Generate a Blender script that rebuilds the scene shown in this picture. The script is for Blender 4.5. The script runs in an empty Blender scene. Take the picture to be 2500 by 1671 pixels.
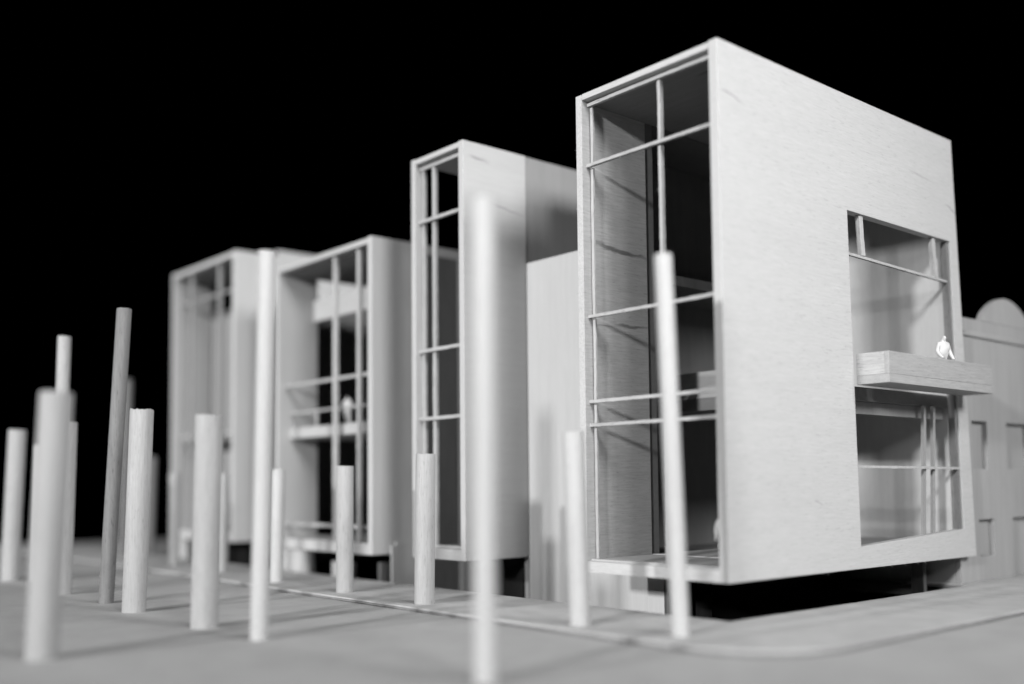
import bpy, bmesh, math, random
from mathutils import Vector, Matrix
from mathutils.geometry import tessellate_polygon

random.seed(7)
S = 0.01                      # everything below is written in centimetres
SC = bpy.context.scene
COL = SC.collection

# ------------------------------------------------------------------ camera
cam = bpy.data.cameras.new('camera')
cam.sensor_width = 36.0
cam.lens = 36.0 * 2510.43 / 2500.0
cam.shift_y = (1031.52 - 835.5) / 2500.0
cam.clip_start = 0.005
cam.clip_end = 20.0
YAW, PITCH, ROLL = math.radians(49.1419), math.radians(3.5001), math.radians(-0.5590)
fw = Vector((math.cos(PITCH) * math.cos(YAW), math.cos(PITCH) * math.sin(YAW), math.sin(PITCH)))
rt = Vector((math.sin(YAW), -math.cos(YAW), 0))
up = rt.cross(fw)
r2 = rt * math.cos(ROLL) + up * math.sin(ROLL)
u2 = -rt * math.sin(ROLL) + up * math.cos(ROLL)
camo = bpy.data.objects.new('camera', cam)
M = Matrix((r2, u2, -fw)).transposed().to_4x4()
M.translation = Vector((-32.989, -25.222, 5.411)) * S
camo.matrix_world = M
cam.dof.use_dof = True
cam.dof.focus_distance = 48.8 * S
cam.dof.aperture_fstop = 2.9
COL.objects.link(camo)
SC.camera = camo

# ------------------------------------------------------------------ world: black studio
w = bpy.data.worlds.new('World')
SC.world = w
w.use_nodes = True
w.node_tree.nodes['Background'].inputs[0].default_value = (0, 0, 0, 1)
w.node_tree.nodes['Background'].inputs[1].default_value = 0.0

# ------------------------------------------------------------------ lamps
def area(name, loc, target, size, power, size_y=None):
    l = bpy.data.lights.new(name, 'AREA')
    l.energy = power
    l.size = size * S
    if size_y:
        l.shape = 'RECTANGLE'
        l.size_y = size_y * S
    o = bpy.data.objects.new(name, l)
    o.location = Vector(loc) * S
    d = (Vector(target) - Vector(loc))
    o.rotation_euler = d.to_track_quat('-Z', 'Y').to_euler()
    COL.objects.link(o)
    return o
area('studio_lamp', (-350, 8, 112), (0, 12, 8), 13, 84)
area('studio_lamp', (-337, -81, 98), (0, 12, 8), 22, 128)
sb = area('soft_box', (17, -108, 68), (5, 6, 9), 44, 1.9, 36)
sb.data.spread = math.radians(60)
sp = bpy.data.lights.new('added_spot', 'SPOT')  # unseen spot added to brighten the far blocks' side walls
sp.energy = 84
sp.spot_size = math.radians(25)
sp.spot_blend = 0.9
sp.shadow_soft_size = 0.20
spo = bpy.data.objects.new('added_spot', sp)
spo.location = Vector((-36, -116, 72)) * S
spo.rotation_euler = (Vector((0, 32, 11)) - Vector((-36, -116, 72))).to_track_quat('-Z', 'Y').to_euler()
COL.objects.link(spo)

SC.view_settings.view_transform = 'Standard'
SC.view_settings.look = 'None'
SC.view_settings.exposure = 0.0
SC.view_settings.gamma = 1.0
SC.view_settings.use_curve_mapping = False
SC.render.engine = 'CYCLES'
SC.cycles.max_bounces = 8
SC.cycles.diffuse_bounces = 5

# ------------------------------------------------------------------ materials
def wood(name, axis='z', base=0.55, fibre=0.16, mottle=0.10, fleck=0.25, streaks=(), rough=0.72, speck=0.0, iso=False):
    """pale basswood; grain runs along axis; coordinates in cm of the object.
    streaks: (u axis, v axis, u0, u1, v0, slope, curve, half width, depth)"""
    m = bpy.data.materials.new(name)
    m.use_nodes = True
    nt = m.node_tree
    N, L = nt.nodes, nt.links
    bsdf = N['Principled BSDF']
    tc = N.new('ShaderNodeTexCoord')
    cm = N.new('ShaderNodeVectorMath'); cm.operation = 'SCALE'; cm.inputs['Scale'].default_value = 100.0
    L.new(tc.outputs['Object'], cm.inputs[0])
    oi = N.new('ShaderNodeObjectInfo')
    rnd = N.new('ShaderNodeMath'); rnd.operation = 'MULTIPLY'; rnd.inputs[1].default_value = 61.0
    L.new(oi.outputs['Random'], rnd.inputs[0])
    off = N.new('ShaderNodeVectorMath'); off.operation = 'ADD'
    L.new(cm.outputs[0], off.inputs[0]); L.new(rnd.outputs[0], off.inputs[1])
    ai = 'xyz'.index(axis)
    def noise(cross, along, detail=3, rough_=0.6, dist=0.0):
        mp = N.new('ShaderNodeVectorMath'); mp.operation = 'MULTIPLY'
        v = [cross] * 3; v[ai] = along
        if iso: v = [(cross * along) ** 0.5 if cross < 5 else cross] * 3
        mp.inputs[1].default_value = v
        L.new(off.outputs[0], mp.inputs[0])
        n = N.new('ShaderNodeTexNoise')
        n.inputs['Scale'].default_value = 1.0
        n.inputs['Detail'].default_value = detail
        n.inputs['Roughness'].default_value = rough_
        n.inputs['Distortion'].default_value = dist
        L.new(mp.outputs[0], n.inputs['Vector'])
        return n.outputs['Fac']
    def math_(op, a, b=None, c=None, clamp=False):
        n = N.new('ShaderNodeMath'); n.operation = op; n.use_clamp = clamp
        for i, x in enumerate((a, b, c)):
            if x is None: continue
            if isinstance(x, (int, float)): n.inputs[i].default_value = x
            else: L.new(x, n.inputs[i])
        return n.outputs[0]
    def rng(x, a, b, c=0.0, d=1.0):
        n = N.new('ShaderNodeMapRange'); n.clamp = True
        L.new(x, n.inputs[0])
        for i, q in enumerate((a, b, c, d)): n.inputs[i + 1].default_value = q
        return n.outputs[0]
    fine = noise(14.0, 1.1, 4, 0.65)
    mid = noise(3.2, 0.22, 3, 0.55, 0.4)
    low = noise(0.45, 0.12, 2, 0.5)
    fl = rng(noise(17.0, 2.6, 2, 0.5), 0.60, 0.74)
    sk = rng(noise(6.0, 6.0, 4, 0.7), 0.66, 0.76)
    f1 = rng(fine, 0.25, 0.75, -fibre, fibre)
    f2 = rng(mid, 0.3, 0.7, -mottle, mottle)
    f3 = rng(low, 0.3, 0.7, -mottle * 0.8, mottle * 0.8)
    tot = math_('ADD', math_('ADD', f1, f2), f3)
    tot = math_('SUBTRACT', tot, math_('MULTIPLY', fl, fleck))
    if speck: tot = math_('SUBTRACT', tot, math_('MULTIPLY', sk, speck))
    val = math_('MULTIPLY', math_('ADD', tot, 1.0), base)
    if streaks:
        sep = N.new('ShaderNodeSeparateXYZ'); L.new(cm.outputs[0], sep.inputs[0])
        ragged = rng(noise(9.0, 1.6, 3, 0.6), 0.3, 0.7, 0.45, 1.5)
        wob = rng(noise(1.2, 0.8, 2, 0.5), 0.3, 0.7, -0.06, 0.06)
        for (ua, va, u0, u1, v0, sl, cv, hw, dp) in streaks:
            U = sep.outputs['xyz'.index(ua)]; V = sep.outputs['xyz'.index(va)]
            t = math_('SUBTRACT', U, u0)
            c = math_('ADD', math_('MULTIPLY', t, sl), math_('MULTIPLY', math_('MULTIPLY', t, t), cv))
            d = math_('ABSOLUTE', math_('SUBTRACT', math_('SUBTRACT', math_('ADD', V, wob), v0), c))
            d = math_('DIVIDE', d, math_('MULTIPLY', ragged, hw))
            k = rng(d, 0.35, 1.0, 1.0, 0.0)
            e0 = rng(U, u0 - 0.05, u0 + (u1 - u0) * 0.25, 0.0, 1.0)
            e1 = rng(U, u1 - (u1 - u0) * 0.45, u1, 1.0, 0.0)
            k = math_('MULTIPLY', math_('MULTIPLY', k, e0), e1)
            val = math_('MULTIPLY', val, math_('SUBTRACT', 1.0, math_('MULTIPLY', k, dp)))
    rv = rng(oi.outputs['Random'], 0, 1, 0.94, 1.05)
    val = math_('MULTIPLY', val, rv, clamp=True)
    cb = N.new('ShaderNodeCombineColor')
    for i in range(3): L.new(val, cb.inputs[i])
    L.new(cb.outputs[0], bsdf.inputs['Base Color'])
    bsdf.inputs['Roughness'].default_value = rough
    bsdf.inputs['Specular IOR Level'].default_value = 0.25
    bp = N.new('ShaderNodeBump'); bp.inputs['Strength'].default_value = 0.5
    bp.inputs['Distance'].default_value = 0.00012
    L.new(fine, bp.inputs['Height'])
    L.new(bp.outputs[0], bsdf.inputs['Normal'])
    return m

MAT = {}
A0 = 0.38
MAT['vert'] = wood('basswood_vertical_grain', 'z', A0, 0.10, 0.03, 0.14)
MAT['hx'] = wood('basswood_grain_along_x', 'x', A0, 0.12, 0.03, 0.20)
MAT['hy'] = wood('basswood_grain_along_y', 'y', A0, 0.10, 0.03, 0.16)
MAT['soft'] = wood('basswood_smooth', 'z', A0, 0.03, 0.03, 0.03)
MAT['dim'] = wood('basswood_dark_and_shaded', 'z', 0.23, 0.04, 0.04, 0.04)  # darker wood; also carries the shade of inner parts in its colour
MAT['inner_shade'] = wood('interior_shade_sheet', 'y', 0.17, 0.08, 0.05, 0.1, streaks=[('y', 'x', 0.6, 2.6, 1.6, 0.1, 0.0, 0.12, 0.6)])  # shade of ceilings, inner floors and recesses put into the colour
MAT['rear'] = wood('rear_wall_sheet', 'z', 0.32, 0.05, 0.04, 0.05)
MAT['facade'] = wood('facade_sheet', 'z', 0.29, 0.04, 0.06, 0.04)
MAT['balcony'] = wood('balcony_sheet', 'x', 0.29, 0.14, 0.04, 0.24)
MAT['edge'] = wood('ply_edge', 'y', 0.19, 0.25, 0.15, 0.25)
MAT['black'] = wood('pit_shade_black', 'z', 0.005, 0.10, 0.10, 0.0, rough=0.9)  # shade below the buildings put into the colour
MAT['dark'] = wood('dark_shade_sheet', 'z', 0.10, 0.10, 0.10, 0.1, rough=0.85)  # shade of closed interiors put into the colour
MAT['dowel'] = wood('birch_dowel', 'z', 0.275, 0.12, 0.05, 0.22, speck=0.12)
MAT['dowel_pale'] = wood('pale_dowel', 'z', 0.36, 0.08, 0.04, 0.14)
MAT['dowel_dull'] = wood('dull_dowel', 'z', 0.26, 0.08, 0.04, 0.14)
MAT['dowel_grey'] = wood('walnut_grey_dowel', 'z', 0.14, 0.18, 0.10, 0.35)
MAT['strip'] = wood('basswood_strip', 'y', A0 * 0.88, 0.20, 0.06, 0.35)
MAT['stick'] = wood('basswood_stick', 'z', A0 * 0.9, 0.18, 0.06, 0.3)
MAT['board'] = wood('street_board', 'y', 0.32, 0.06, 0.06, 0.05, speck=0.2, iso=True)
MAT['walk'] = wood('sidewalk_ply', 'y', 0.35, 0.06, 0.08, 0.06, speck=0.16, iso=True)
MAT['glue'] = wood('ply_glue_line', 'y', 0.10, 0.3, 0.2, 0.2)
MAT['side'] = wood('corner_tower_side_sheet', 'x', A0 * 1.03, 0.08, 0.02, 0.15, streaks=[
    ('x', 'z', 0.1, 2.0, 21.38, -0.06, -0.07, 0.05, 0.4),
    ('x', 'z', 18.9, 20.6, 19.95, -0.25, -0.1, 0.07, 0.35),
    ('x', 'z', 15.2, 18.2, 21.05, -0.15, 0.02, 0.08, 0.16),
    ('x', 'z', 6.1, 6.9, 4.6, -0.3, 0.0, 0.06, 0.25)])
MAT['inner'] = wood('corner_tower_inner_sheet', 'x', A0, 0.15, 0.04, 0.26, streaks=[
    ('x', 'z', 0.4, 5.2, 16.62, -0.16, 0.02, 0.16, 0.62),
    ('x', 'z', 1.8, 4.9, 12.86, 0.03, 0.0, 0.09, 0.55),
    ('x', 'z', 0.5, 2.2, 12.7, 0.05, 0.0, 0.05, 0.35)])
MAT['side2'] = wood('second_tower_side_sheet', 'x', A0 * 1.03, 0.03, 0.02, 0.05, streaks=[
    ('x', 'z', 0.4, 1.9, 22.9, -0.05, -0.03, 0.12, 0.3),
    ('x', 'z', 1.6, 4.6, 20.6, -0.12, 0.0, 0.10, 0.22)])
def white(name, v, rough=0.45):
    m = bpy.data.materials.new(name); m.use_nodes = True
    nt = m.node_tree
    b = nt.nodes['Principled BSDF']
    n = nt.nodes.new('ShaderNodeTexNoise'); n.inputs['Scale'].default_value = 900
    r = nt.nodes.new('ShaderNodeMapRange')
    r.inputs[3].default_value = v * 0.94; r.inputs[4].default_value = v * 1.04
    c = nt.nodes.new('ShaderNodeCombineColor')
    tcx = nt.nodes.new('ShaderNodeTexCoord')
    nt.links.new(tcx.outputs['Object'], n.inputs['Vector'])
    nt.links.new(n.outputs['Fac'], r.inputs[0])
    for i in range(3): nt.links.new(r.outputs[0], c.inputs[i])
    nt.links.new(c.outputs[0], b.inputs['Base Color'])
    b.inputs['Roughness'].default_value = rough
    return m
MAT['figure'] = white('white_plastic_figure', 0.42)

# ------------------------------------------------------------------ helpers
ORIGIN = {}
def thing(name, label, cat, loc, group=None):
    o = bpy.data.objects.new(name, None)
    o.empty_display_size = 0.01
    o.location = Vector(loc) * S
    o['label'] = label; o['category'] = cat
    if group: o['group'] = group
    COL.objects.link(o)
    ORIGIN[o.name] = Vector(loc)
    return o

def link(name, bm, mat, parent=None, smooth=False):
    """bm holds world centimetres; stored in metres relative to the parent's base"""
    bmesh.ops.recalc_face_normals(bm, faces=bm.faces)
    o0 = Vector((0, 0, 0))
    p = parent
    while p is not None:
        if p.name in ORIGIN: o0 = ORIGIN[p.name]
        p = p.parent
    for v in bm.verts: v.co = (v.co - o0) * S
    me = bpy.data.meshes.new(name)
    if smooth:
        for f in bm.faces: f.smooth = True
    bm.to_mesh(me); bm.free()
    me.materials.append(MAT[mat] if isinstance(mat, str) else mat)
    o = bpy.data.objects.new(name, me)
    COL.objects.link(o)
    if parent: o.parent = parent
    return o

def box(name, parent, lo, hi, mat, bevel=0.018, warp=0.0):
    bm = bmesh.new()
    bmesh.ops.create_cube(bm, size=1.0)
    lo, hi = Vector(lo), Vector(hi)
    for v in bm.verts:
        v.co = Vector(((lo[i] + hi[i]) / 2 + v.co[i] * (hi[i] - lo[i])) for i in range(3))
        if warp: v.co += Vector(random.uniform(-warp, warp) for _ in range(3))
    if bevel:
        bmesh.ops.bevel(bm, geom=bm.edges[:], offset=bevel, segments=2, profile=0.6, affect='EDGES')
    return link(name, bm, mat, parent)

def bar(name, parent, a, b, tw, td, mat='strip', jit=0.0065, step=0.2, across=None):
    """thin hand cut strip from a to b, ragged edges; tw x td section"""
    a, b = Vector(a), Vector(b)
    d = (b - a); ln = d.length; d.normalize()
    s = Vector(across) if across else (Vector((1, 0, 0)) if abs(d.x) < 0.8 else Vector((0, 1, 0)))
    t = d.cross(s).normalized(); s = t.cross(d).normalized()
    n = max(2, int(ln / step))
    bm = bmesh.new(); rings = []
    bow = random.uniform(-0.02, 0.02)
    for i in range(n + 1):
        q = i / n
        c = a + d * (ln * q) + t * (bow * math.sin(math.pi * q))
        ring = []
        for (x, y) in ((-1, -1), (1, -1), (1, 1), (-1, 1)):
            j = Vector((random.gauss(0, jit * 0.6), random.gauss(0, jit * 0.6), random.gauss(0, jit * 0.6)))
            ring.append(bm.verts.new(c + s * (x * td / 2) + t * (y * tw / 2) + j))
        rings.append(ring)
    for i in range(n):
        for k in range(4):
            bm.faces.new((rings[i][k], rings[i][(k + 1) % 4], rings[i + 1][(k + 1) % 4], rings[i + 1][k]))
    bm.faces.new(rings[0]); bm.faces.new(rings[-1])
    return link(name, bm, mat, parent)

def panel(name, parent, us, vs, holes, plane, w0, w1, mat, warpf=None, bevel=0.015):
    """flat sheet with rectangular cut-outs. plane 'xz' (u=x, v=z, w=y) or 'yz' (u=y, v=z, w=x)"""
    bm = bmesh.new()
    def P(u, v, w_):
        if warpf: u, v = warpf(u, v)
        return Vector((u, w_, v)) if plane == 'xz' else Vector((w_, u, v))
    A = {}; B = {}
    for i, u in enumerate(us):
        for j, v in enumerate(vs):
            A[i, j] = bm.verts.new(P(u, v, w0)); B[i, j] = bm.verts.new(P(u, v, w1))
    cells = {(i, j) for i in range(len(us) - 1) for j in range(len(vs) - 1)} - set(holes)
    for (i, j) in cells:
        bm.faces.new((A[i, j], A[i + 1, j], A[i + 1, j + 1], A[i, j + 1]))
        bm.faces.new((B[i, j], B[i, j + 1], B[i + 1, j + 1], B[i + 1, j]))
        for (di, dj, e) in ((-1, 0, ((0, 0), (0, 1))), (1, 0, ((1, 0), (1, 1))), (0, -1, ((0, 0), (1, 0))), (0, 1, ((0, 1), (1, 1)))):
            if (i + di, j + dj) not in cells:
                p, q = ((i + e[0][0], j + e[0][1]), (i + e[1][0], j + e[1][1]))
                bm.faces.new((A[p], A[q], B[q], B[p]))
    bmesh.ops.delete(bm, geom=[v for v in bm.verts if not v.link_faces], context='VERTS')
    bmesh.ops.recalc_face_normals(bm, faces=bm.faces)
    if bevel:
        sharp = [e for e in bm.edges if len(e.link_faces) == 2 and e.calc_face_angle(0) > 0.7]
        bmesh.ops.bevel(bm, geom=sharp, offset=bevel, segments=2, profile=0.6, affect='EDGES')
    return link(name, bm, mat, parent)

def plate(name, outline, z0, z1, mat, parent=None, bevel=0.0):
    bm = bmesh.new()
    b = [bm.verts.new((x, y, z0)) for x, y in outline]
    t = [bm.verts.new((x, y, z1)) for x, y in outline]
    n = len(outline)
    for tri in tessellate_polygon([[Vector((x, y, 0)) for x, y in outline]]):
        bm.faces.new([b[i] for i in tri]); bm.faces.new([t[i] for i in tri])
    for i in range(n):
        bm.faces.new((b[i], b[(i + 1) % n], t[(i + 1) % n], t[i]))
    return link(name, bm, mat, parent)

# ------------------------------------------------------------------ the setting: street board and sidewalk
T_WALK = 0.20
board = plate('street', [(-75, -48), (64, -48), (64, 12), (20.4, 12), (20.4, 0.3), (0.3, 0.3), (0.3, 60), (44, 60), (44, 87), (-75, 87)],
              -T_WALK - 0.6, -T_WALK, 'board')
board['kind'] = 'structure'

def walk_outline(grow, jit):
    pts = [(-6.0 - grow, 86), ]
    y = 84.0
    while y > -2.4:
        pts.append((-6.0 - grow + random.gauss(0, jit), y)); y -= 0.8
    for k in range(0, 25):
        a = math.pi + (math.pi / 2) * k / 24
        r = 3.95 + grow + random.gauss(0, jit * 0.6)
        pts.append((-2.05 + r * math.cos(a), -2.45 + r * math.sin(a)))
    x = -1.2
    while x < 60:
        pts.append((x, -6.4 - grow + random.gauss(0, jit))); x += 0.9
    pts += [(60, -6.4 - grow), (60, 11.5), (20.2, 11.5), (20.2, 0.0)]
    x = 19.6
    while x > 0.3:
        pts.append((x, random.gauss(0, 0.012))); x -= 0.5
    pts.append((0, 0)); y = 0.5
    while y < 86:
        pts.append((random.gauss(0, 0.012), y)); y += 0.6
    pts.append((0, 86))
    return pts
walk = plate('sidewalk', walk_outline(0.0, 0.012), -0.07, 0.0, 'walk'); walk['kind'] = 'structure'
plate('glue_layer', walk_outline(-0.03, 0.016), -0.09, -0.07, 'glue', walk)
plate('ply_layer', walk_outline(0.012, 0.018), -0.15, -0.09, 'edge', walk)
plate('glue_layer', walk_outline(-0.03, 0.016), -T_WALK - 0.004, -0.15, 'glue', walk)
# sawdust and crumbs left on the street board
bm = bmesh.new()
for i in range(700):
    x, y = random.uniform(-18, -6.2), random.uniform(4, 34)
    if random.random() < 0.45: x, y = random.gauss(-9.5, 1.6), random.gauss(13.5, 2.5)
    if random.random() < 0.15: x, y = random.uniform(-5.8, -0.2), random.uniform(-4, 20)
    z = 0.0 if x > -5.9 else -T_WALK
    if -6.2 < x < -5.85: continue
    r = random.uniform(0.008, 0.028)
    vs = [bm.verts.new((x + random.uniform(-r, r), y + random.uniform(-r, r), z + random.uniform(0.0, r))) for _ in range(4)]
    for f in ((0, 1, 2), (0, 1, 3), (0, 2, 3), (1, 2, 3)): bm.faces.new([vs[k] for k in f])
sd = link('sawdust', bm, 'soft')
sd['kind'] = 'stuff'; sd['label'] = 'tiny pale sawdust crumbs scattered on the street board'; sd['category'] = 'sawdust'

# ------------------------------------------------------------------ corner tower (nearest)
ZB, ZT = 1.46, 23.46
t1 = thing('model_tower', 'tallest nearest wooden tower model, open front, wide side wall with balcony', 'building', (0, 0, 0))
def skew(u, v):
    q = (v - ZB) / (ZT - ZB)
    if u > 20: u = 21.05 + (19.85 - 21.05) * q
    elif u > 15: u = 19.80 + (19.18 - 19.80) * q
    elif u > 5: u = 9.80 + (9.30 - 9.80) * q
    if 2 < v < 3: v = 2.47 + 0.045 * (u - 9.8)
    return u, v
panel('side_wall', t1, [0, 9.6, 19.4, 20.06], [ZB, 2.48, 17.95, ZT], [(1, 1)], 'xz', 0, 0.45, 'side', skew, 0.03)
panel('party_wall', t1, [0, 4.35], [ZB + 0.5, ZT - 0.06], [], 'yz' if False else 'xz', 7.80, 8.17, 'inner')
box('wall_end_strip', t1, (4.37, 7.86, 2.0), (4.95, 8.15, 23.1), 'inner_shade')
box('roof', t1, (0.03, 0.46, 23.15), (19.75, 7.79, 23.43), 'hy', 0.02)
box('ceiling_shade_sheet', t1, (0.62, 0.47, 23.04), (19.34, 7.79, 23.145), 'inner_shade', 0.01)  # sheet added under the roof, its dark tone standing for ceiling shade
box('floor', t1, (0.0, 0.46, ZB), (19.75, 8.17, 1.97), 'hy', 0.02)
box('floor_sheet', t1, (0.22, 0.47, 1.975), (4.3, 7.79, 2.06), 'hy', 0.01)
box('floor_sheet', t1, (4.36, 0.47, 1.975), (9.2, 7.79, 2.08), 'hx', 0.01)
box('floor_sheet', t1, (9.3, 0.47, 1.975), (19.34, 7.79, 2.36), 'inner_shade', 0.01)  # dark tone holds down bounced light inside
box('back_wall', t1, (19.35, 0.46, 1.98), (19.7, 7.79, 23.14), 'rear', 0.01)
# closed box added beside the tower, dark-coloured to keep the interior unlit
box('added_core_wall', t1, (4.96, 11.8, -3), (19.7, 12.1, 23.1), 'dark', 0)
box('added_core_wall', t1, (4.96, 8.0, 23.12), (19.7, 12.1, 23.4), 'dark', 0)
box('added_core_wall', t1, (19.4, 7.9, -3), (19.7, 11.79, 23.1), 'dark', 0)
box('added_core_wall', t1, (4.7, 8.18, -3), (4.95, 12.1, 23.1), 'dark', 0)
# mezzanine with parapet
box('mezzanine', t1, (9.7, 0.47, 9.22), (19.34, 11.7, 9.86), 'inner_shade', 0.01)
box('mezzanine_parapet', t1, (9.70, 0.47, 9.87), (9.98, 11.7, 11.25), 'hy', 0.01)
box('core_floor', t1, (5.2, 8.2, 15.4), (19.3, 11.7, 15.9), 'dark', 0)
box('core_floor', t1, (4.97, 8.2, 1.5), (19.3, 11.7, 2.0), 'dark', 0)
box('core_post', t1, (8.1, 9.8, 2.0), (8.4, 10.1, 9.2), 'vert', 0.01)
# beam under the mezzanine, seen through the lower side opening
box('lintel', t1, (9.72, 0.7, 8.62), (19.3, 0.95, 9.2), 'dim', 0.01)  # darkened for the shade under the mezzanine
# curtain wall strips
XH, XV = 0.34, 0.54
bar('mullion', t1, (XH + .1, 0.46, 22.98), (XH + .1, 7.78, 22.98), 0.15, 0.18)
for z in (20.1, 13.08, 9.18, 8.10):
    bar('mullion', t1, (XH, 0.46, z), (XH, 7.79, z), 0.145, 0.18)
cuts = [2.07, 8.0, 9.08, 12.98, 20.0, 22.87]
cut0 = [2.07, 8.2, 9.28, 13.18, 20.2]
for a, b in zip(cut0, cuts[1:]):
    bar('mullion', t1, (XV, 3.52, a), (XV, 3.52, b), 0.16, 0.20, 'stick')
    bar('mullion', t1, (XV, 7.66, a), (XV, 7.66, b), 0.16, 0.10, 'stick', 0.006)
# strips in the side opening
bar('mullion', t1, (9.5, 0.20, 15.98), (19.35, 0.20, 15.82), 0.12, 0.14, across=(0, 1, 0))
bar('mullion', t1, (10.95, 0.22, 16.05), (10.78, 0.22, 17.93), 0.34, 0.20, 'stick', across=(0, 1, 0))
bar('mullion', t1, (17.95, 0.22, 15.92), (17.78, 0.22, 17.93), 0.34, 0.20, 'stick', across=(0, 1, 0))
bar('jamb_strip', t1, (19.64, 0.26, 2.56), (19.2, 0.26, 17.9), 0.22, 0.34, 'dowel_grey', 0.006, across=(0, 1, 0))
bar('mullion', t1, (9.75, 0.12, 6.10), (19.75, 0.12, 6.06), 0.12, 0.14, across=(0, 1, 0))
bar('mullion', t1, (16.1, 0.32, 2.4), (16.55, 0.32, 9.2), 0.22, 0.16, 'dim', across=(0, 1, 0))
bar('mullion', t1, (17.05, 0.32, 2.4), (17.5, 0.32, 9.2), 0.22, 0.16, 'dim', across=(0, 1, 0))
# balcony
BY = -1.62
bal = box('balcony', t1, (9.80, BY, 9.86), (20.15, -0.003, 10.26), 'balcony', 0.02)
box('balcony_front', bal, (9.80, BY, 10.262), (20.05, BY + 0.22, 11.28), 'balcony', 0.02)
box('balcony_side', bal, (9.80, BY + 0.222, 10.262), (10.0, -0.003, 11.28), 'strip', 0.02)
box('balcony_side', bal, (19.85, BY + 0.222, 10.262), (20.05, -0.003, 11.28), 'strip', 0.02)
# loose fibres left on the cut edges
def fibre(parent, at, d, ln):
    at, d = Vector(at), Vector(d).normalized()
    bend = Vector((random.uniform(-1, 1), random.uniform(-1, 1), random.uniform(-1, 1))) * 0.35
    bm = bmesh.new(); rings = []
    s = d.orthogonal().normalized(); q = d.cross(s)
    for i in range(6):
        u = i / 5; c = at + d * (ln * u) + bend * (ln * u * u)
        r = 0.011 * (1 - 0.7 * u)
        rings.append([bm.verts.new(c + s * (r * math.cos(a)) + q * (r * math.sin(a))) for a in (0, 2.1, 4.2)])
    for a, b in zip(rings, rings[1:]):
        for k in range(3): bm.faces.new((a[k], a[(k + 1) % 3], b[(k + 1) % 3], b[k]))
    return link('wood_fibre', bm, 'strip', parent)
for (y, z) in ((3.3, 20.2), (1.2, 20.2), (5.6, 20.0), (4.1, 23.1), (6.2, 13.0), (2.0, 9.1), (5.0, 8.2), (3.42, 18.1), (3.42, 11.4)):
    fibre(t1, (0.24, y, z), (-0.3, random.uniform(-.8, .8), random.choice((-1, 1))), random.uniform(0.15, 0.3))
for i in range(9):
    fibre(t1, (random.uniform(1, 19), 0.0, ZB), (random.uniform(-1, 1), -0.5, -0.8), random.uniform(0.06, 0.16))
for i in range(8):
    fibre(t1, (0.02, 8.16, random.uniform(9, 23)), (-0.3, 1, random.uniform(-1, 1)), random.uniform(0.06, 0.14))
# plinth in the pit below
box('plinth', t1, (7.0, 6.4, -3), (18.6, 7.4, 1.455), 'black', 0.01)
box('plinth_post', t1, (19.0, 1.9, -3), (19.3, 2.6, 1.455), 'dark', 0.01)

# ------------------------------------------------------------------ low connecting block
lb = thing('model_building', 'lower plain wooden block set back between the two tallest towers', 'building', (4.4, 12.4, -3))
box('front_wall', lb, (4.40, 8.18, -3), (4.68, 16.64, 17.62), 'soft', 0.012)
box('foundation_wall', lb, (4.40, 7.15, -3), (4.68, 8.175, 1.455), 'soft', 0.0)
box('roof', lb, (4.70, 12.2, 17.3), (19.5, 16.64, 17.6), 'hx', 0.01)
box('back_wall', lb, (19.2, 12.2, -3), (19.5, 16.64, 17.28), 'dark', 0)

# ------------------------------------------------------------------ second tower
ZB2, ZT2 = 1.52, 23.66
t2 = thing('model_tower', 'narrow second wooden tower with slim open front, left of the tallest tower', 'building', (0, 19, 0))
box('side_wall', t2, (0, 16.68, ZB2), (4.42, 17.07, ZT2), 'side2', 0.03)
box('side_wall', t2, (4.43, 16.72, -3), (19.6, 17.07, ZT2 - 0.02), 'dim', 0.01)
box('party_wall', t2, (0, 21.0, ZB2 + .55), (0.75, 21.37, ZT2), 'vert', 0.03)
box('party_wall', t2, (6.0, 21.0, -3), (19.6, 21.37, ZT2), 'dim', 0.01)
box('roof', t2, (0.02, 17.075, 23.35), (19.6, 20.995, 23.63), 'hy', 0.02)
box('floor', t2, (0.0, 17.075, ZB2), (6.0, 21.37, 2.08), 'hy', 0.02)
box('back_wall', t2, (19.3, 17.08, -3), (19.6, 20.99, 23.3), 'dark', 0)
box('added_shaft_wall', t2, (3.0, 25.0, -3), (6.2, 25.3, 19.5), 'dark', 0)  # shaft added out of sight so the front opening looks dark
box('added_shaft_wall', t2, (6.0, 21.4, -3), (6.2, 24.9, 19.5), 'dark', 0)
bar('mullion', t2, (.45, 17.08, 23.15), (.45, 20.99, 23.15), 0.18, 0.18)
for z in (20.1, 12.83, 9.1):
    bar('mullion', t2, (XH, 17.08, z), (XH, 20.99, z), 0.18, 0.18)
for a, b in ((2.09, 9.0), (9.2, 12.73), (12.93, 20.0), (20.2, 23.05)):
    bar('mullion', t2, (XV, 19.88, a), (XV, 19.88, b), 0.26, 0.18, 'stick')
    bar('mullion', t2, (XV, 20.86, a), (XV, 20.86, b), 0.18, 0.18, 'stick')
bar('mullion', t2, (.5, 17.08, 2.17), (.5, 20.99, 2.17), 0.16, 0.2)
box('plinth', t2, (4.5, 17.3, -3), (18, 21, 1.51), 'black', 0)

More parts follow.
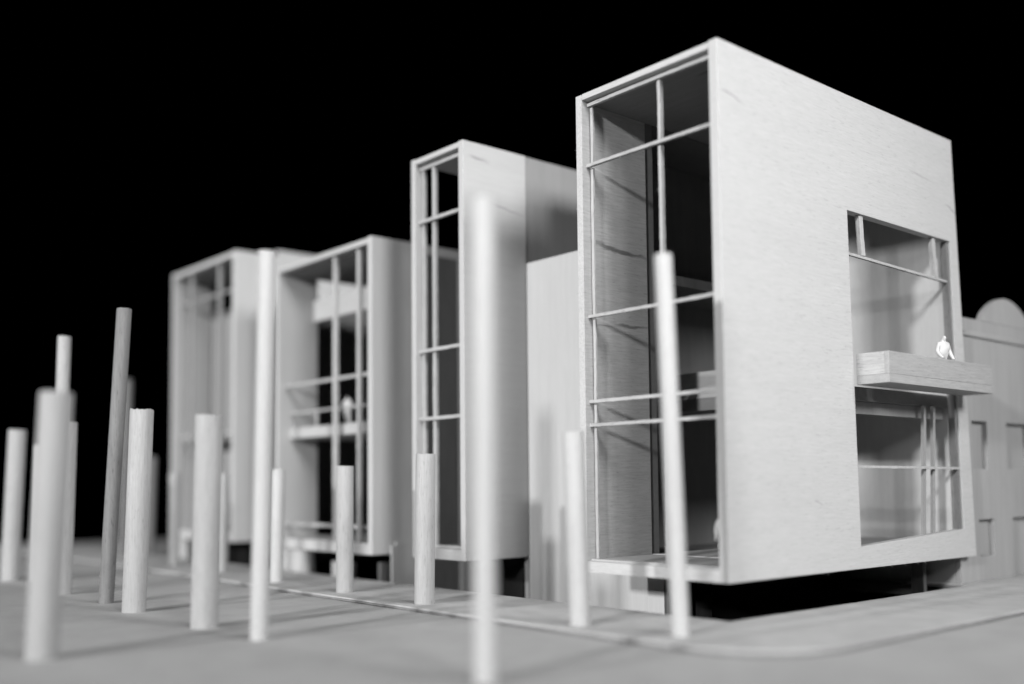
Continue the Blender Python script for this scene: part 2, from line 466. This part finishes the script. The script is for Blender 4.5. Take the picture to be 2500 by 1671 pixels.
# ------------------------------------------------------------------ third block: wide open front with floors
ZB3, ZT3 = 1.44, 20.2
t3 = thing('model_building', 'mid-height wooden block with wide open front, floors and two tall mullions', 'building', (0, 31, 0))
box('side_wall', t3, (0, 25.42, ZB3), (19, 25.86, ZT3), 'soft', 0.03)
box('party_wall', t3, (0, 36.8, ZB3), (3.0, 37.2, ZT3), 'soft', 0.03)
box('roof', t3, (0.02, 25.87, 19.82), (19, 36.79, 20.15), 'hy', 0.02)
box('floor', t3, (0.0, 25.87, ZB3), (8, 36.79, 2.1), 'hy', 0.02)
box('ceiling_shade_sheet', t3, (0.5, 25.88, 19.7), (18.5, 36.78, 19.81), 'inner_shade', 0)
box('lintel', t3, (2.7, 25.9, 16.75), (3.0, 36.78, 18.2), 'hy', 0.02)
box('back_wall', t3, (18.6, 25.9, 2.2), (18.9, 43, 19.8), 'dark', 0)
box('upper_floor', t3, (0.9, 25.9, 8.66), (9.0, 36.78, 9.35), 'hy', 0.02)
bar('railing', t3, (1.0, 25.9, 10.35), (1.0, 36.75, 10.35), 0.14, 0.14)
for y in (26.6, 29.4, 33.4):
    bar('baluster', t3, (1.0, y, 9.36), (1.0, y, 10.27), 0.16, 0.14, 'stick')
bar('mullion', t3, (.4, 30.1, 2.11), (.4, 30.1, 19.8), 0.34, 0.22, 'stick')
bar('mullion', t3, (.4, 27.36, 2.11), (.4, 27.36, 19.8), 0.32, 0.22, 'stick')
bar('mullion', t3, (.62, 25.9, 12.15), (.62, 36.78, 12.15), 0.2, 0.18)
bar('mullion', t3, (.62, 25.9, 3.0), (.62, 36.78, 3.0), 0.2, 0.18)
box('added_link_wall', t3, (3.2, 42.6, 0), (18.5, 42.9, 19.6), 'dark', 0)  # closed box added so the view past the party wall stays dark
box('added_link_wall', t3, (3.02, 37.21, -3), (3.2, 42.9, 19.0), 'dark', 0)
box('plinth', t3, (1.3, 25.3, -3), (1.6, 25.41, 1.95), 'soft', 0.01)
box('plinth', t3, (1.61, 25.3, -3), (16, 25.41, 2.1), 'soft', 0.01)
box('plinth', t3, (0.4, 33.8, -3), (0.7, 37.1, 1.43), 'soft', 0.02)
box('plinth_post', t3, (2.0, 30.9, -3), (2.4, 33.2, 0.6), 'soft', 0.02)
box('plinth_post', t3, (2.0, 27.2, -3), (2.4, 27.8, 0.8), 'soft', 0.02)

# ------------------------------------------------------------------ fourth block, farthest
ZB4, ZT4 = 1.55, 22.6
t4 = thing('model_building', 'farthest wooden block with open front, leftmost of the four buildings', 'building', (0, 49, 0))
box('side_wall', t4, (0, 43.3, ZB4), (12.5, 43.75, ZT4), 'soft', 0.03)
box('party_wall', t4, (0, 54.1, ZB4), (3.2, 54.5, ZT4), 'soft', 0.03)
box('roof', t4, (0.02, 43.76, 22.2), (12.5, 54.09, 22.55), 'hy', 0.02)
box('floor', t4, (0.0, 43.76, ZB4), (9, 54.09, 2.2), 'hy', 0.02)
box('back_wall', t4, (3.3, 43.76, 2.2), (3.6, 54.09, 19.6), 'dim', 0.01)  # darker tone stands for the shaded interior
box('ceiling_shade_sheet', t4, (0.5, 43.77, 22.08), (12, 54.08, 22.19), 'inner_shade', 0)
box('upper_floor', t4, (0.9, 43.76, 9.0), (3.29, 54.08, 9.6), 'hy', 0.02)
for y in (51.5, 46.6):
    bar('mullion', t4, (.4, y, 2.21), (.4, y, 22.2), 0.36, 0.22, 'dim')  # darker tone because these bars stand in shade
for z in (20.0, 9.3):
    bar('mullion', t4, (.65, 43.77, z), (.65, 54.08, z), 0.2, 0.16, 'dim')
box('plinth', t4, (0.5, 52.6, -3), (0.8, 54.4, 1.54), 'soft', 0.02)
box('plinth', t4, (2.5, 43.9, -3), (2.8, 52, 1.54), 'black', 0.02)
rp = box('roof_parapet', t4, (3.5, 43.5, 22.62), (12.3, 43.8, 23.1), 'soft', 0.02)

# ------------------------------------------------------------------ old facade on the right
FY = 0.5
of = thing('model_house_front', 'flat wooden house front with rounded parapet hump and recessed blank windows, right edge', 'building', (27, FY, 0))
XS = [20.3, 22.1, 24.05, 26.6, 29.0, 31.2, 33.2, 38]
ZS = [0.003, 1.33, 3.3, 6.05, 8.62, 14.25]
panel('front_wall', of, [20.3, 22.55, 24.35, 26.75, 29.2, 31.2, 33.2, 38], [0.003, 1.33, 3.3, 6.05, 8.65, 14.25],
      [(1, 1), (1, 3), (3, 3), (5, 3), (3, 0), (3, 1), (5, 1)], 'xz', FY, FY + 0.3, 'facade',
      lambda u, v: (u - 0.45 if (22 < u < 27 and 5 < v < 9) else u, v), 0.02)
for (x0, x1, z0, z1) in ((22, 24.6, 5.8, 8.8), (26.0, 29.5, 5.8, 8.8), (31, 33.4, 5.8, 8.8), (22.3, 24.6, 1.1, 3.5), (26.6, 29.4, 0.01, 3.5), (31, 33.4, 1.1, 3.5)):
    box('window_panel', of, (x0, FY + 0.305, z0), (x1, FY + 0.5, z1), 'facade', 0)
box('side_wall', of, (20.3, FY + 0.31, 0.003), (20.6, 11, 14.2), 'facade', 0.01)
box('cornice', of, (21.3, FY - 0.12, 13.25), (38, FY - 0.002, 13.55), 'facade', 0.05)
bm = bmesh.new()
prof = [(23.6 + 6.6 * k / 28.0, 14.26 + 1.55 * math.sin(math.pi * k / 28.0) ** 0.75) for k in range(29)]
fr = [bm.verts.new((x, FY, z)) for x, z in prof]; bk = [bm.verts.new((x, FY + 0.3, z)) for x, z in prof]
bm.faces.new(fr); bm.faces.new(bk)
for i in range(len(prof)):
    j = (i + 1) % len(prof)
    bm.faces.new((fr[i], fr[j], bk[j], bk[i]))
link('parapet_hump', bm, 'facade', of)

# ------------------------------------------------------------------ dowels
def dowel(base, top, diam, label, mat='dowel', seg=40, ragged=0.012):
    base, top = Vector(base), Vector(top)
    t = thing_mesh = None
    bm = bmesh.new()
    d = (top - base); ln = d.length; d.normalize()
    s = d.orthogonal().normalized(); q = d.cross(s)
    r = diam / 2
    rings = []
    levels = [(-0.28, r), (0.0, r), (ln * .5, r), (ln - 0.03, r), (ln, r - 0.02), (ln + 0.004, r * 0.55)]
    ph = random.random() * 6.28
    for li, (h, rr) in enumerate(levels):
        ring = []
        for k in range(seg):
            a = 2 * math.pi * k / seg
            hh = h
            if li >= 3:
                hh += 0.012 * math.sin(a + ph) + (random.gauss(0, ragged) if li == 4 else 0)
            ring.append(bm.verts.new(base + d * hh + (s * math.cos(a) + q * math.sin(a)) * (rr + random.gauss(0, 0.002))))
        rings.append(ring)
    for a, b in zip(rings, rings[1:]):
        for k in range(seg):
            bm.faces.new((a[k], a[(k + 1) % seg], b[(k + 1) % seg], b[k]))
    bm.faces.new(rings[-1]); bm.faces.new(rings[0])
    for f in bm.faces: f.smooth = True
    o0 = base.copy()
    bmesh.ops.recalc_face_normals(bm, faces=bm.faces)
    for v in bm.verts: v.co = (v.co - o0) * S
    me = bpy.data.meshes.new('wooden_dowel'); bm.to_mesh(me); bm.free()
    me.materials.append(MAT[mat])
    for e in me.edges: pass
    o = bpy.data.objects.new('wooden_dowel', me)
    o.location = o0 * S
    o['label'] = label; o['category'] = 'dowel'; o['group'] = 'round wooden dowels standing in for street trees'
    COL.objects.link(o)
    return o
ZS_ = -T_WALK
DW = [
 ((-14.53, 44.10, ZS_), (-14.29, 43.91, 9.19), 1.05, 'thick pale dowel at the far left edge, leftmost in the picture', 'dowel'),
 ((-22.25, 11.22, ZS_), (-21.99, 10.98, 8.68), 1.06, 'big blurred thick dowel nearest at left with a thin one rising behind', 'dowel_dull'),
 ((-14.63, 34.83, ZS_), (-14.43, 34.63, 14.00), 0.70, 'thin tall dowel whose top pokes up behind the big blurred left dowel', 'dowel'),
 ((-14.94, 32.74, ZS_), (-14.81, 32.63, 9.05), 1.00, 'thick dowel half hidden behind the right side of the big blurred dowel', 'dowel'),
 ((-13.17, 42.66, ZS_), (-13.12, 42.62, 8.21), 1.00, 'dowel showing as a sliver on the left of the big blurred dowel', 'dowel'),
 ((-14.72, 26.67, ZS_), (-14.19, 26.19, 14.44), 0.72, 'thin tall darker grey dowel leaning to the right against black', 'dowel_grey'),
 ((-2.19, 58.73, ZS_), (-1.98, 58.56, 14.33), 0.72, 'thin dim dowel hidden just behind the leaning dark grey dowel', 'dowel_grey'),
 ((-15.08, 22.05, ZS_), (-14.89, 21.89, 9.05), 1.06, 'sharp thick dowel with rough chipped top beside the leaning grey one', 'dowel'),
 ((0.29, 59.75, ZS_), (0.42, 59.62, 8.07), 0.89, 'dim far dowel peeking out right of the chipped-top dowel', 'dowel'),
 ((-15.02, 14.66, ZS_), (-14.94, 14.59, 8.38), 1.08, 'thick short dowel standing before the farthest block', 'dowel'),
 ((-3.37, 37.94, 0.0), (-3.32, 37.90, 6.36), 0.75, 'small blurred dowel just right of the thick dowel before the farthest block', 'dowel'),
 ((-14.98, 10.02, ZS_), (-14.80, 9.86, 14.32), 0.66, 'tall thin bright dowel standing between the two farthest blocks', 'dowel_pale'),
 ((-4.32, 28.84, 0.0), (-4.24, 28.78, 6.45), 0.80, 'small blurred dowel just right of the tall bright dowel', 'dowel_pale'),
 ((-4.65, 20.83, 0.0), (-4.65, 20.83, 6.49), 0.90, 'short dowel on the sidewalk before the wide open-front block', 'dowel'),
 ((-4.78, 13.70, 0.0), (-4.71, 13.64, 6.91), 0.93, 'short sharp dowel on the sidewalk before the narrow tower', 'dowel'),
 ((-14.20, -2.24, ZS_), (-14.17, -2.27, 13.81), 0.66, 'tall blurred white dowel nearest in front of the narrow tower', 'dowel_pale'),
 ((-4.79, 3.44, 0.0), (-4.94, 3.57, 7.46), 0.84, 'short dowel at the left front corner of the tallest tower', 'dowel_pale'),
 ((-4.27, -1.10, 0.0), (-4.55, -0.84, 13.75), 0.65, 'tall thin leaning dowel before the open front of the tallest tower', 'dowel_pale'),
 ((-3.28, 45.84, 0.0), (-3.29, 45.84, 6.48), 0.74, 'small far dowel at the left corner of the farthest block', 'dowel'),
]
for (b, t, dm, lab, mt) in DW:
    dowel(b, t, dm, lab, mt, ragged=0.03 if 'chipped' in lab else 0.008)

# ------------------------------------------------------------------ little white figures
def person(loc, h, rotz, pose, label, fat=1.0):
    """one skinned body; joints in metres of a 1.75 m person, x right, y forward(-)"""
    J = {'pel': (0, 0, .95), 'sp': (0, 0, 1.12), 'ch': (0, 0, 1.34), 'nk': (0, 0, 1.48), 'hd': (0, -.015, 1.58), 'ht': (0, -.01, 1.70),
         'ns': (0, -.10, 1.60)}
    Rr = {'pel': .17, 'sp': .25, 'ch': .26, 'nk': .075, 'hd': .115, 'ht': .085, 'ns': .03}
    E = [('pel', 'sp'), ('sp', 'ch'), ('ch', 'nk'), ('nk', 'hd'), ('hd', 'ht'), ('hd', 'ns')]
    for s, n in ((-1, 'l'), (1, 'r')):
        lx = .10 * s
        if pose == 'stride':
            ky, fy = (-.10, .02) if s > 0 else (.06, .22)
        else:
            ky, fy = (-.02, 0.0)
        J['hip' + n] = (lx, 0, .88); J['kn' + n] = (lx * 1.1, ky, .49); J['an' + n] = (lx * 1.15, fy, .09); J['to' + n] = (lx * 1.3, fy - .17, .04)
        Rr['hip' + n] = .10; Rr['kn' + n] = .068; Rr['an' + n] = .045; Rr['to' + n] = .038
        J['sh' + n] = (.20 * s, 0, 1.39); Rr['sh' + n] = .095
        if pose == 'lean':
            if s > 0: J['elr'], J['wrr'], J['har'] = (.27, -.05, 1.12), (.31, -.14, .93), (.34, -.20, .80)
            else: J['ell'], J['wrl'], J['hal'] = (-.28, -.04, 1.12), (-.25, -.18, .94), (-.18, -.25, .84)
        else:
            J['el' + n] = (.27 * s, .03, 1.12); J['wr' + n] = (.25 * s, -.10 * (1 if s > 0 else .2), .90); J['ha' + n] = (.24 * s, -.14, .80)
        Rr['el' + n] = .10; Rr['wr' + n] = .07; Rr['ha' + n] = .06
        E += [('pel', 'hip' + n), ('hip' + n, 'kn' + n), ('kn' + n, 'an' + n), ('an' + n, 'to' + n),
              ('ch', 'sh' + n), ('sh' + n, 'el' + n), ('el' + n, 'wr' + n), ('wr' + n, 'ha' + n)]
    if pose == 'lean':
        for kx in ('sp', 'ch', 'nk', 'hd', 'ht', 'ns', 'shl', 'shr'):
            x, y, z = J[kx]; J[kx] = (x, y - (z - .95) * 0.12, z)
    names = list(J); idx = {n: i for i, n in enumerate(names)}
    me = bpy.data.meshes.new('person')
    me.from_pydata([J[n] for n in names], [(idx[a], idx[b]) for a, b in E], [])
    o = bpy.data.objects.new('person', me); COL.objects.link(o)
    sk = o.modifiers.new('skin', 'SKIN'); sk.use_smooth_shade = True
    if not me.skin_vertices: me.attributes  # layer is made with the modifier below
    bm = bmesh.new(); bm.from_mesh(me)
    ly = bm.verts.layers.skin.verify()
    bm.verts.ensure_lookup_table()
    for n in names:
        v = bm.verts[idx[n]][ly]; v.radius = (Rr[n] * fat, Rr[n] * fat * (0.72 if n in ('ch', 'sp', 'pel') else 1.0)); v.use_root = (n == 'pel')
    bm.to_mesh(me); bm.free()
    sb = o.modifiers.new('sub', 'SUBSURF'); sb.levels = 2; sb.render_levels = 2
    k = h / 1.76 * S
    o.scale = (k, k, k); o.location = Vector(loc) * S; o.rotation_euler = (0, 0, rotz)
    me.materials.append(MAT['figure'])
    o['label'] = label; o['category'] = 'person'
    return o
person((15.9, -1.08, 10.262), 2.35, math.radians(-22), 'lean', 'small white figure leaning on the balcony parapet with both hands', 0.88)
person((0.95, 0.90, 2.06), 2.28, math.radians(-70), 'stride', 'white figure on the ground floor half hidden by the tallest tower wall', 0.8)
person((3.3, 33.4, 9.352), 2.2, math.radians(-60), 'stride', 'blurred white figure on the upper floor of the open-front block', 0.75)
